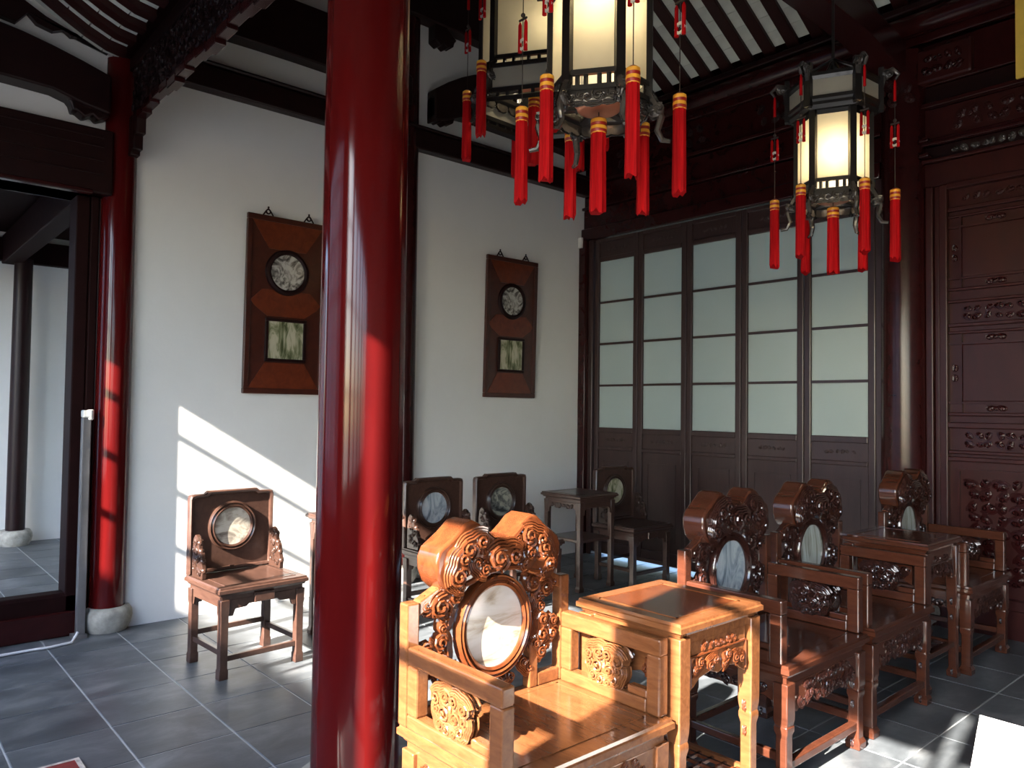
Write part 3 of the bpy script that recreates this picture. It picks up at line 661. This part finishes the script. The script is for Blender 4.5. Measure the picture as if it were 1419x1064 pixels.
def side_chair(name, mb_, label):
    t = tag(empty(name), label, 'chair', 'chairs along the white wall'); w1, w2 = 'walnut', 'walnut_dark'
    HX, HY = .24, .268
    moulded_slab(HX, HY, .452, .50).build('seat', w1, t, smooth=20)
    a, b = inlay(HX, HY, .50, .055); a.build('seat_border', w1, t, smooth=0); b.build('seat_panel', w1, t, smooth=0)
    MB().box(-.215, .215, -.242, .242, .428, .453).build('waist', w1, t, smooth=0)
    for sg in (-1, 1):
        f = MB().extrude([(-.20, .43), (-.20, .34), (-.178, .34), (-.165, .375), (-.10, .378), (-.085, .392), (.085, .392), (.10, .378), (.165, .375), (.178, .34), (.20, .34), (.20, .43)], frame((sg*.205, 0, 0), Y, Z, X*sg), -.010, .012).build('apron', w1, t, smooth=0, bevel=.004)
        MB().extrude([(-.19, .43), (-.19, .34), (-.168, .34), (-.155, .385), (.155, .385), (.168, .34), (.19, .34), (.19, .43)], frame((0, sg*.232, 0), X, Z, Y*sg), -.010, .008).build('apron', w1, t, smooth=0, bevel=.003)
    MB().box(.216, .232, -.06, .06, .395, .45).build('apron_tab', w1, t, smooth=0, bevel=.004)
    for sx in (-1, 1):
        for sy in (-1, 1):
            hs = .023; prof = [(0.001, hs*1.1, 0, 0), (.05, hs*1.1, 0, 0), (.06, hs*.95, 0, 0), (.34, hs*.95, 0, 0), (.36, hs*1.1, 0, 0), (.43, hs*1.15, 0, 0)]
            MB().sqloft(sx*.198, sy*.226, prof).build('leg', w1, t, smooth=20, bevel=.003)
    MB().box(.185, .212, -.21, .21, .095, .125).build('stretcher', w1, t, smooth=0, bevel=.003)
    for sy in (-1, 1): MB().box(-.18, .18, sy*.226-.011, sy*.226+.011, .125, .155).build('stretcher', w1, t, smooth=0, bevel=.003)
    MB().box(-.21, -.188, -.21, .21, .155, .185).build('stretcher', w1, t, smooth=0, bevel=.003)
    # back
    bx = -.215; o_ = [(-.26, .502), (.26, .502), (.262, .945), (.255, .962), (.235, .968), (.17, .968), (.15, .985), (-.15, .985), (-.17, .968), (-.235, .968), (-.255, .962), (-.262, .945)]
    fr_ = frame((bx, 0, 0), Y, Z, X)
    MB().extrude([(a*.93, .74+(b-.74)*.93) for a, b in o_], fr_, -.008, .004).build('backrest', w1, t, smooth=0)
    O, U, V, N = fr_
    MB().ring  # frame of the backrest as moulded rails
    def edge(sc_): return [O+U*a*sc_+V*(.742+(b-.742)*sc_) for a, b in o_]
    e0, e1 = edge(1), edge(.90); m = MB(); k = len(o_); n0 = len(m.v)
    for d in (-.022, .016, .022):
        pass
    ringv = []
    for p0, p1 in zip(e0, e1): ringv.append([p0-N*.02, p0+N*.014, p0*.7+p1*.3+N*.022, p1*.75+p0*.25+N*.018, p1+N*.005, p1-N*.012])
    for q in ringv: m.v += [tuple(x) for x in q]
    for i in range(k):
        for j in range(6): m.f.append((i*6+j, i*6+(j+1) % 6, ((i+1) % k)*6+(j+1) % 6, ((i+1) % k)*6+j))
    m.build('back_frame', w1, t, smooth=30)
    fm = frame((bx+.004, 0, .765), Y, Z, X)
    MB().ring(fm, .132, [(-.018, 0), (-.02, .014), (-.010, .021), (.0, .014), (.008, .02), (.016, .014), (.018, .0)], 40).build('medallion_ring', w2, t, smooth=30)
    MB().disc(fm, .115, -.001, .008, 40).build('marble_disc', mb_, t, smooth=30)
    MB().box(bx+.004, bx+.02, -.012, .012, .505, .53).build('back_clip', w2, t, smooth=0)
    # carved wings standing on the seat sides
    wp = [(-.175, .502), (-.035, .502), (-.03, .56), (-.05, .60), (-.055, .645), (-.085, .665), (-.09, .70), (-.115, .735), (-.14, .745), (-.165, .72), (-.175, .66)]
    for sg in (-1, 1):
        wg = MB().extrude(wp, frame((0, sg*.238, 0), X, Z, Y), -.013, .013).build('wing', w2, t, smooth=0, bevel=.004)
        m = MB()
        for s2 in (-1, 1): clouds(m, frame((0, sg*.238+s2*.013, 0), X*s2, Z, Y*s2), ((s2*-.075, .545, .032, .4), (s2*-.125, .575, .034, 1.5), (s2*-.09, .615, .028, 2.4), (s2*-.125, .655, .03, .8), (s2*-.125, .705, .026, 0)))
        for zz, xx in ((.55, -.045), (.60, -.06), (.655, -.085), (.70, -.105)): m.sphere((xx+.006, sg*.238, zz), .017, 8, 6)
        m.build('wing_carving', w2, wg)
    return t
CX = 1.195
c0 = place(side_chair('side_chair', 'mb_mist', 'brown side chair with a misty marble disc standing alone in the sun patch'), 1.165, -4.08, .06)
def chair_copy(y, mat, label, rz=0):
    c = copy_tree(c0); c['label'] = label; place(c, CX, y, rz); recolor(c, 'mb_mist', mat); return c
chair_copy(-2.62, 'mb_blue', 'brown side chair with a blue-grey marble disc in front of the dark wall column')
chair_copy(-1.975, 'mb_land', 'brown side chair with a landscape marble disc below the hanging panel near the screens')
chair_copy(-.62, 'mb_grass', 'brown side chair in the shady corner by the glass screens, beyond the small table')

def wall_table(name, label):
    t = tag(empty(name), label, 'table', 'small tables along the white wall'); w1, w2 = 'walnut', 'walnut_dark'
    HX, HY, H = .235, .235, .79
    moulded_slab(HX, HY, H-.04, H).build('table_top', w1, t, smooth=20)
    a, b = inlay(HX, HY, H, .05); a.build('top_border', w1, t, smooth=0); b.build('top_panel', w2, t, smooth=0)
    MB().box(-.205, .205, -.205, .205, H-.068, H-.039).build('waist', w1, t, smooth=0)
    for n_, ax in ((X, Y), (Y, X)):
        for sg in (-1, 1):
            f = MB().extrude([(-.18, H-.066), (-.18, H-.17), (-.155, H-.165), (-.15, H-.125), (-.13, H-.11), (.13, H-.11), (.15, H-.125), (.155, H-.165), (.18, H-.17), (.18, H-.066)], frame(n_*.20*sg, ax, Z, n_*sg), -.010, .010).build('apron', w1, t, smooth=0, bevel=.003)
    for sx in (-1, 1):
        for sy in (-1, 1):
            hs = .021; MB().sqloft(sx*.19, sy*.19, [(0.001, hs*1.25, 0, 0), (.03, hs*1.3, 0, 0), (.05, hs*.95, 0, 0), (.62, hs*.95, 0, 0), (H-.06, hs*1.2, 0, 0)]).build('leg', w1, t, smooth=20, bevel=.003)
    MB().box(-.19, .19, -.19, .19, .395, .42).build('shelf', w1, t, smooth=0, bevel=.004)
    for sg in (-1, 1):
        m = MB(); carve_rect(m, frame((0, sg*.212, H-.10), X*sg, Z, Y*sg), .26, .04, .024, 12); m.build('apron_carving', w2, t)
    return t
place(wall_table('side_table', 'small brown table with carved apron half hidden behind the thick pillar'), 1.10, -3.335)
place(wall_table('side_table', 'small brown table with a lower shelf standing near the corner by the screens'), 1.04, -1.135)

# ================================================================ WALL PANELS
def hanging_panel(name, yc, z0, label, grp):
    t = tag(empty(name, (0.0, yc, z0)), label, 'wall panel', grp); Wd, Hh = .65, 1.345
    t.rotation_euler = (0, math.radians(1.2), 0)
    hw = Wd/2
    m = MB(); b = .042
    m.box(.002, .034, -hw, hw, 0, b).box(.002, .034, -hw, hw, Hh-b, Hh).box(.002, .034, -hw, -hw+b, b, Hh-b).box(.002, .034, hw-b, hw, b, Hh-b)
    m.build('frame', 'burl_dark', t, smooth=0, bevel=.006)
    MB().box(.002, .018, -hw+b, hw-b, b, Hh-b).build('backboard', 'burl_dark', t, smooth=0)
    # burl fields: top, middle octagon, bottom
    i = hw-b; zc = .93
    MB().extrude([(-i, Hh-b), (i, Hh-b), (.15, zc+.17), (-.15, zc+.17)], frame((.018, 0, 0), Y, Z, X), 0, .004).build('burl_field', 'burl', t, smooth=0)
    MB().extrude([(-i, .70), (-i+.03, .66), (-.15, .59), (.15, .59), (i-.03, .66), (i, .70), (i-.09, .79), (-i+.09, .79)], frame((.018, 0, 0), Y, Z, X), 0, .004).build('burl_field', 'burl', t, smooth=0)
    MB().extrude([(-i, b), (i, b), (.16, .235), (-.16, .235)], frame((.018, 0, 0), Y, Z, X), 0, .004).build('burl_field', 'burl', t, smooth=0)
    fm = frame((.018, 0, zc), Y, Z, X)
    MB().ring(fm, .158, [(-.022, 0), (-.022, .018), (-.008, .024), (.010, .020), (.018, .006), (.018, 0)], 40).build('medallion_ring', 'beam', t, smooth=30)
    MB().disc(fm, .138, 0, .010, 40).build('round_marble', 'mb_pic', t, smooth=30)
    m = MB(); a, z1, z2, bw = .165, .245, .575, .024
    m.box(.018, .038, -a, a, z1, z1+bw).box(.018, .038, -a, a, z2-bw, z2).box(.018, .038, -a, -a+bw, z1+bw, z2-bw).box(.018, .038, a-bw, a, z1+bw, z2-bw)
    m.build('square_frame', 'beam', t, smooth=0, bevel=.004)
    MB().box(.018, .028, -a+bw, a-bw, z1+bw, z2-bw).build('square_marble', 'mb_grass', t, smooth=0)
    for y in (-.165, .165):
        m = MB(); fr_ = frame((.02, y, Hh), Y, Z, X)
        O, U, V, N = fr_
        m.tube([O+U*-.04+V*.0, O+U*-.02+V*.03, O+V*.055, O+U*.02+V*.03, O+U*.04], .006, 6); m.ring((O+V*.03, U, V, N), .016, [(-.005, -.004), (-.005, .004), (.005, .004), (.005, -.004)], 14); m.sphere((.02, y, Hh+.062), .008, 8, 6)
        m.build('hanger', 'beam', t)
    return t
hanging_panel('hanging_panel', -3.355, 1.583, 'tall hanging wood panel inset with marble, on the wall above the sun patch', 'hanging panels on the white wall')
hanging_panel('hanging_panel', -1.055, 1.600, 'tall hanging wood panel inset with marble, on the wall near the glass screens', 'hanging panels on the white wall')

# ================================================================ LANTERNS
def hexpts(r, z, rot=0): return [Vector((r*math.cos(rot+PI/3*k), r*math.sin(rot+PI/3*k), z)) for k in range(6)]
def make_tassel(parent, top, cord_to, L_=.39, r=.026, ornament=True):
    """silk tassel hanging at point top; cord goes up to cord_to"""
    m = MB(); n = 18; rings = []
    rnd = random.Random(int(abs(top.x*971+top.y*577)*100))
    for z, f in ((0, .55), (-.012, .95), (-.05, 1.0), (-.15, 1.03), (-L_*.7, 1.08), (-L_, 1.12)):
        rings.append([(r*f*(1 if j % 2 else .86)*math.cos(2*PI*j/n), r*f*(1 if j % 2 else .86)*math.sin(2*PI*j/n), z-(rnd.uniform(0, .03) if z == -L_ else 0)) for j in range(n)])
    m.loft(rings); t = m.build('tassel', 'silk', parent, loc=top, smooth=60)
    MB().lathe([(r*.5, .002), (r*1.02, -.008), (r*1.06, -.03), (r*1.0, -.034), (r*1.06, -.04), (r*1.06, -.062), (r*.98, -.066)], n=18, cap=True).build('tassel_cap', 'gold', t, smooth=40)
    h = cord_to.z-top.z
    MB().tube([(0, 0, 0), (0, 0, h*.5), (cord_to.x-top.x, cord_to.y-top.y, h)], .0022, 5).build('cord', 'cord', t)
    if ornament and h > .2:
        m = MB(); zz = h*.42
        m.ring(frame((0, 0, zz), X, Z, Y), .020, [(-.006, -.005), (-.006, .005), (.006, .005), (.006, -.005)], 14)
        m.build('jade_ring', 'jade', t)
        for q in (-.018, .018): MB().lathe([(.003, .0), (.008, -.012), (.0085, -.11), (.009, -.13)], (q, 0, zz+.10), 8).build('small_tassel', 'silk', t, smooth=60)
        MB().lathe([(.003, .02), (.008, 0), (.009, -.10)], (0, 0, h-.03), 8).build('small_tassel', 'silk', t, smooth=60)
        m = MB(); m.sphere((0, 0, zz+.125), .010, 8, 6); m.bar((-.024, 0, zz+.108), (.024, 0, zz+.108), Y*.003, Z*.004)
        m.build('bead', 'cord', t)
def lantern(name, x, y, zb, rot, label, top_z, R=.205, H=.375, skirt=False, bulb=(0, 0, .2), power=18):
    """zb = height of the bottom of the panes"""
    t = tag(empty(name, (x, y, zb)), label, 'lantern', 'hanging palace lanterns')
    P = 'lantern'
    # body frame
    m = MB()
    for p in hexpts(R, 0, rot): 
        q = p.normalized(); tdir = Vector((-q.y, q.x, 0)); m.bar(p+Z*-.075, p+Z*(H+.03), q*.012, tdir*.019)
    for z in (-.07, -.012, H+.012):
        h = hexpts(R, z, rot)
        for k in range(6): m.bar(h[k], h[(k+1) % 6], Z*.010, (h[k]+h[(k+1) % 6]).normalized()*.011)
    for k in range(6):
        h = hexpts(R, -.04, rot); 
        for f in (.2, .36, .62, .80): c_ = h[k].lerp(h[(k+1) % 6], f); m.bar(c_+Z*-.026, c_+Z*.026, h[k].normalized()*.006, (h[(k+1) % 6]-h[k]).normalized()*.006)
    m.build('body_frame', P, t, smooth=0)
    h0, h1 = hexpts(R-.006, 0, rot), hexpts(R-.006, H, rot)
    for k in range(6):
        a, b, c_, d_ = h0[k], h0[(k+1) % 6], h1[(k+1) % 6], h1[k]; n_ = ((a+b)/2).normalized(); n_.z = 0
        MB().loft([[a, b, c_, d_], [v-n_*.004 for v in (a, b, c_, d_)]]).build('pane', 'lpane', t, smooth=0)
    # lower tray with round plate
    m = MB(); hb = hexpts(R*.93, -.085, rot)
    for k in range(6): m.bar(hb[k], hb[(k+1) % 6], Z*.014, hb[k].normalized()*.02); m.bar(hb[k], hb[k]*.3+Z*-.085*.7, Z*.010, Vector((-hb[k].y, hb[k].x, 0)).normalized()*.02)
    m.build('base_tray', P, t, smooth=0, bevel=.004)
    m = MB().lathe([(.09, -.075), (.10, -.085), (.085, -.10), (.07, -.105)], n=24); m.build('copper_plate', 'copper', t, smooth=40)
    # carved corner legs and valances
    m = MB()
    for k in range(6):
        p = hexpts(R, -.07, rot)[k]; q = p.normalized(); q.z = 0; tdir = Vector((-q.y, q.x, 0))
        m.tube([p+q*.0+Z*.02, p+q*.03-Z*.03, p+q*.05-Z*.08, p+q*.035-Z*.13, p+q*.055-Z*.17, p+q*.09-Z*.175], .017, 7, taper=lambda u: 1.25-.75*u)
        cloud(m, (p-Z*.05+tdir*.018, q, Z, tdir), .03, 0, .036, .5); cloud(m, (p-Z*.05-tdir*.018, -q, Z, -tdir), -.03, 0, .036, -.5)
        a, b = hexpts(R*.97, -.115, rot)[k], hexpts(R*.97, -.115, rot)[(k+1) % 6]; u = (b-a).normalized(); n_ = ((a+b)/2); n_.z = 0; n_.normalize()
        for f, s_ in ((.2, .04), (.5, .045), (.8, .04)): cloud(m, (a.lerp(b, f), u, Z, n_), 0, 0, s_, PI, 2)
    m.build('base_carving', 'lantern_carve', t)
    MB().extrude([(p.x, p.y) for p in hexpts(R-.012, 0, rot)], frame((0, 0, 0), X, Y, Z), H+.004, H+.014).build('top_plate', P, t, smooth=0)
    if not skirt:
        RC = R*1.24; z0, z1 = H+.075, H+.185
        m = MB()
        for z, r_ in ((z0-.012, RC), (z1+.012, RC), (z0-.042, RC*.97), (H+.012, R)):
            h = hexpts(r_, z, rot)
            for k in range(6): m.bar(h[k], h[(k+1) % 6], Z*.010, ((h[k]+h[(k+1) % 6])/2).normalized()*.012)
        for p in hexpts(RC, 0, rot): q = p.normalized(); m.bar(p+Z*(z0-.05), p+Z*(z1+.09), q*.014, Vector((-q.y, q.x, 0))*.020)
        hh, hl = hexpts(RC*.97, z0-.042, rot), hexpts(R, H+.02, rot)
        for k in range(6): m.bar(hh[k], hl[k], Z*.012, Vector((-hh[k].y, hh[k].x, 0)).normalized()*.015)
        for z in (z1+.02, ):
            h = hexpts(RC, z, rot); m.extrude([(p.x, p.y) for p in hexpts(RC*.98, 0, rot)], frame((0, 0, 0), X, Y, Z), z, z+.012)
        m.build('canopy_frame', P, t, smooth=0)
        h0, h1 = hexpts(RC-.004, z0, rot), hexpts(RC-.004, z1, rot)
        for k in range(6):
            q4 = (h0[k], h0[(k+1) % 6], h1[(k+1) % 6], h1[k]); n_ = ((q4[0]+q4[1])/2); n_.z = 0; n_.normalize()
            MB().loft([list(q4), [v-n_*.004 for v in q4]]).build('canopy_pane', 'lpane', t, smooth=0)
        rt_, arm_z = RC, z1+.03
    else:
        RC = R*1.0; arm_z = H+.02; rt_ = R*1.02
        RS_ = R*1.10; m = MB()
        for z in (-.20, -.07):
            h = hexpts(RS_, z, rot)
            for k in range(6): m.bar(h[k], h[(k+1) % 6], Z*.012, ((h[k]+h[(k+1) % 6])/2).normalized()*.012)
        for p in hexpts(RS_, 0, rot): q = p.normalized(); m.bar(p-Z*.22, p-Z*.05, q*.013, Vector((-q.y, q.x, 0))*.016); m.bar(p-Z*.07, q*R-Z*.03, Z*.012, Vector((-q.y, q.x, 0))*.012)
        h = hexpts(RS_, -.225, rot)
        for k in range(6):
            for f in (.15, .3, .5, .7, .85): c_ = h[k].lerp(h[(k+1) % 6], f); m.bar(c_-Z*.02, c_+Z*.02, h[k].normalized()*.006, (h[(k+1) % 6]-h[k]).normalized()*.006)
            m.bar(h[k]-Z*.022, h[(k+1) % 6]-Z*.022, Z*.012, ((h[k]+h[(k+1) % 6])/2).normalized()*.014)
        m.build('skirt_frame', P, t, smooth=0)
        h0, h1 = hexpts(RS_-.004, -.19, rot), hexpts(RS_-.004, -.08, rot)
        for k in range(6):
            q4 = (h0[k], h0[(k+1) % 6], h1[(k+1) % 6], h1[k]); n_ = ((q4[0]+q4[1])/2); n_.z = 0; n_.normalize()
            MB().loft([list(q4), [v-n_*.004 for v in q4]]).build('skirt_pane', 'lpane', t, smooth=0)
    # dragon arms carrying the tassels
    RT = max(.325, R+.085)
    for k in range(6):
        m = MB(); q = hexpts(1, 0, rot)[k]; p = q*rt_+Z*arm_z
        m.tube([p-Z*.04, p+q*.02+Z*.03, q*RT*.96+Z*(arm_z+.045), q*RT*1.06+Z*(arm_z+.01), q*RT*1.0+Z*(arm_z-.02)], .016, 7, taper=lambda u: 1.3-.8*u)
        tdir = Vector((-q.y, q.x, 0)); cloud(m, (q*(rt_+.03)+Z*(arm_z+.02)+tdir*.012, q, Z, tdir), 0, 0, .035, .3); cloud(m, (q*(rt_+.03)+Z*(arm_z+.02)-tdir*.012, -q, Z, -tdir), 0, 0, .035, .3)
        make_tassel(t, q*RT+Z*(-.055), q*RT+Z*(arm_z-.01))
        m.build('corner_arm', 'lantern_carve', t)
    make_tassel(t, Vector((0, 0, -.13)), Vector((0, 0, -.09)), .37, .032, False)
    # suspension rod and hub
    m = MB(); topz = top_z-zb
    m.tube([(0, 0, arm_z), (0, 0, topz)], .009, 8); m.lathe([(.05, arm_z+.03), (.06, arm_z+.06), (.03, arm_z+.09), (.012, arm_z+.12)], n=16)
    for k in range(6): q = hexpts(RC*.9, arm_z+.02, rot)[k]; m.tube([q, Vector((0, 0, arm_z+.16))], .006, 5)
    m.build('suspension', P, t, smooth=40)
    bl = MB().sphere(bulb, .03, 14, 10).build('bulb', 'bulb', t)
    ld = bpy.data.lights.new(name+'_light', 'POINT'); ld.energy = power; ld.color = (1, .84, .60); ld.shadow_soft_size = .03
    lo = bpy.data.objects.new(name+'_light', ld); COL.objects.link(lo); lo.parent = t; lo.location = (bulb[0], bulb[1], bulb[2]-.0)
    bl.visible_shadow = True
    ld.shadow_soft_size = .04
    return t
lantern('palace_lantern', 3.46, -3.59, 2.825, math.radians(35), 'lit hexagonal lantern with long red tassels nearest above the sunlit tea table', 5.1, bulb=(.075, -.075, .30))
lantern('palace_lantern', 3.47, -1.57, 2.83, math.radians(25), 'lit hexagonal lantern with a paned canopy hanging in front of the glass screens', 5.2, bulb=(.062, -.085, .15))
lantern('palace_lantern', 2.40, -2.975, 3.41, math.radians(33), 'hexagonal lantern with a wide glazed lower skirt, behind the brighter lantern', 5.4, R=.32, H=.55, skirt=True, bulb=(.20, -.02, .16), power=5)

# ================================================================ SMALL THINGS
t = tag(empty('barrier_post', (.045, -4.705, 0)), 'slim grey metal post with a white clip, standing before the door jamb', 'post')
MB().box(-.026, .026, -.026, .026, 0.001, 1.40).build('post', 'greymetal', t, smooth=0, bevel=.006)
MB().box(-.032, .032, -.026, .03, 1.40, 1.45).build('clip', 'white_plastic', t, smooth=0, bevel=.008)
MB().lathe([(.014, -.035), (.022, -.03), (.022, .03), (.014, .035)], (0.01, .02, 1.42), 14).build('clip_knob', 'white_plastic', t, smooth=40)
MB().box(-.04, .06, -.05, .03, 0.001, .02).build('foot_plate', 'greymetal', t, smooth=0)
cp = [(.16, -4.74, .06), (.19, -4.78, .012), (.21, -4.90, .010), (.20, -5.02, .010), (.21, -5.2, .010), (.26, -5.45, .010), (.3, -5.8, .010)]
cv = []
for i in range(len(cp)-1):
    for k in range(5): cv.append(Vector(cp[i]).lerp(Vector(cp[i+1]), k/5))
tag(MB().tube(cv, .008, 8).build('cable', 'cable'), 'white cable lying on the floor along the door threshold', 'cable')
t = tag(empty('floor_mat', (2.19, -5.42, 0)), 'red mat with a pale worn border on the grey stone floor', 'mat')
MB().box(-.235, .235, -.30, .30, .001, .012).build('mat_field', 'redmat', t, smooth=0)
m = MB().box(-.255, .255, -.32, -.30, .001, .011).box(-.255, .255, .30, .32, .001, .011).box(-.255, -.235, -.30, .30, .001, .011).box(.235, .255, -.30, .30, .001, .011); m.build('mat_border', 'matedge', t, smooth=0)
t = tag(MB().box(0, .055, 0, .025, 0, .11).build('sensor_box', 'white_plastic', smooth=0, bevel=.004, loc=(.012, -.118, 3.19)), 'small white box fixed at the top of the wall corner', 'sensor')
# slanted information board in the sun
t = tag(empty('information_board', (5.12, -3.20, 0)), 'white information board with a pink margin, slanted on a stand in the sun', 'sign')
tl = math.radians(32)
def slant(px, q, off=0): return Vector((px, q*math.sin(tl)-off*math.cos(tl), .56-.42*math.cos(tl)+q*math.cos(tl)+off*math.sin(tl)))
q0, q1 = 0.0, .42
def slab(x0, x1, a, b, o0, o1): return MB().loft([[slant(x0, a, o0), slant(x1, a, o0), slant(x1, b, o0), slant(x0, b, o0)], [slant(x0, a, o1), slant(x1, a, o1), slant(x1, b, o1), slant(x0, b, o1)]])
dy = -.42*math.sin(tl)
bd = slab(-.39, .39, 0, .42, 0, .015).build('board', 'board', t, smooth=0, loc=(0, dy, 0))
slab(-.375, -.345, .26, .415, .015, .0165).build('pink_band', 'pinkband', bd, smooth=0)
for xx in (-.3, .3): MB().box(xx-.015, xx+.015, dy+.02, dy+.05, 0.001, .26).build('stand_leg', 'greymetal', t, smooth=0); MB().box(xx-.015, xx+.015, -.06, -.03, 0.001, .47).build('stand_leg', 'greymetal', t, smooth=0)
# yellow hanging banner edge high on the right
t = tag(empty('banner', (4.47, -.9, 3.42)), 'yellow hanging banner with a pale top, high beside the carved boards', 'banner')
MB().box(-.25, .25, -.01, .01, 0, .55).build('cloth', 'yellow', t, smooth=0)
MB().box(-.25, .25, -.012, .012, .56, .9).build('pale_panel', 'plaster', t, smooth=0)
MB().box(-.27, .27, -.015, .015, .9, .93).build('rail', 'beam', t, smooth=0)
for xx in (-.2, .2): MB().tube([(xx, 0, .93), (xx, 0, 1.51)], .005, 6).build('hanging_cord', 'cord', t)
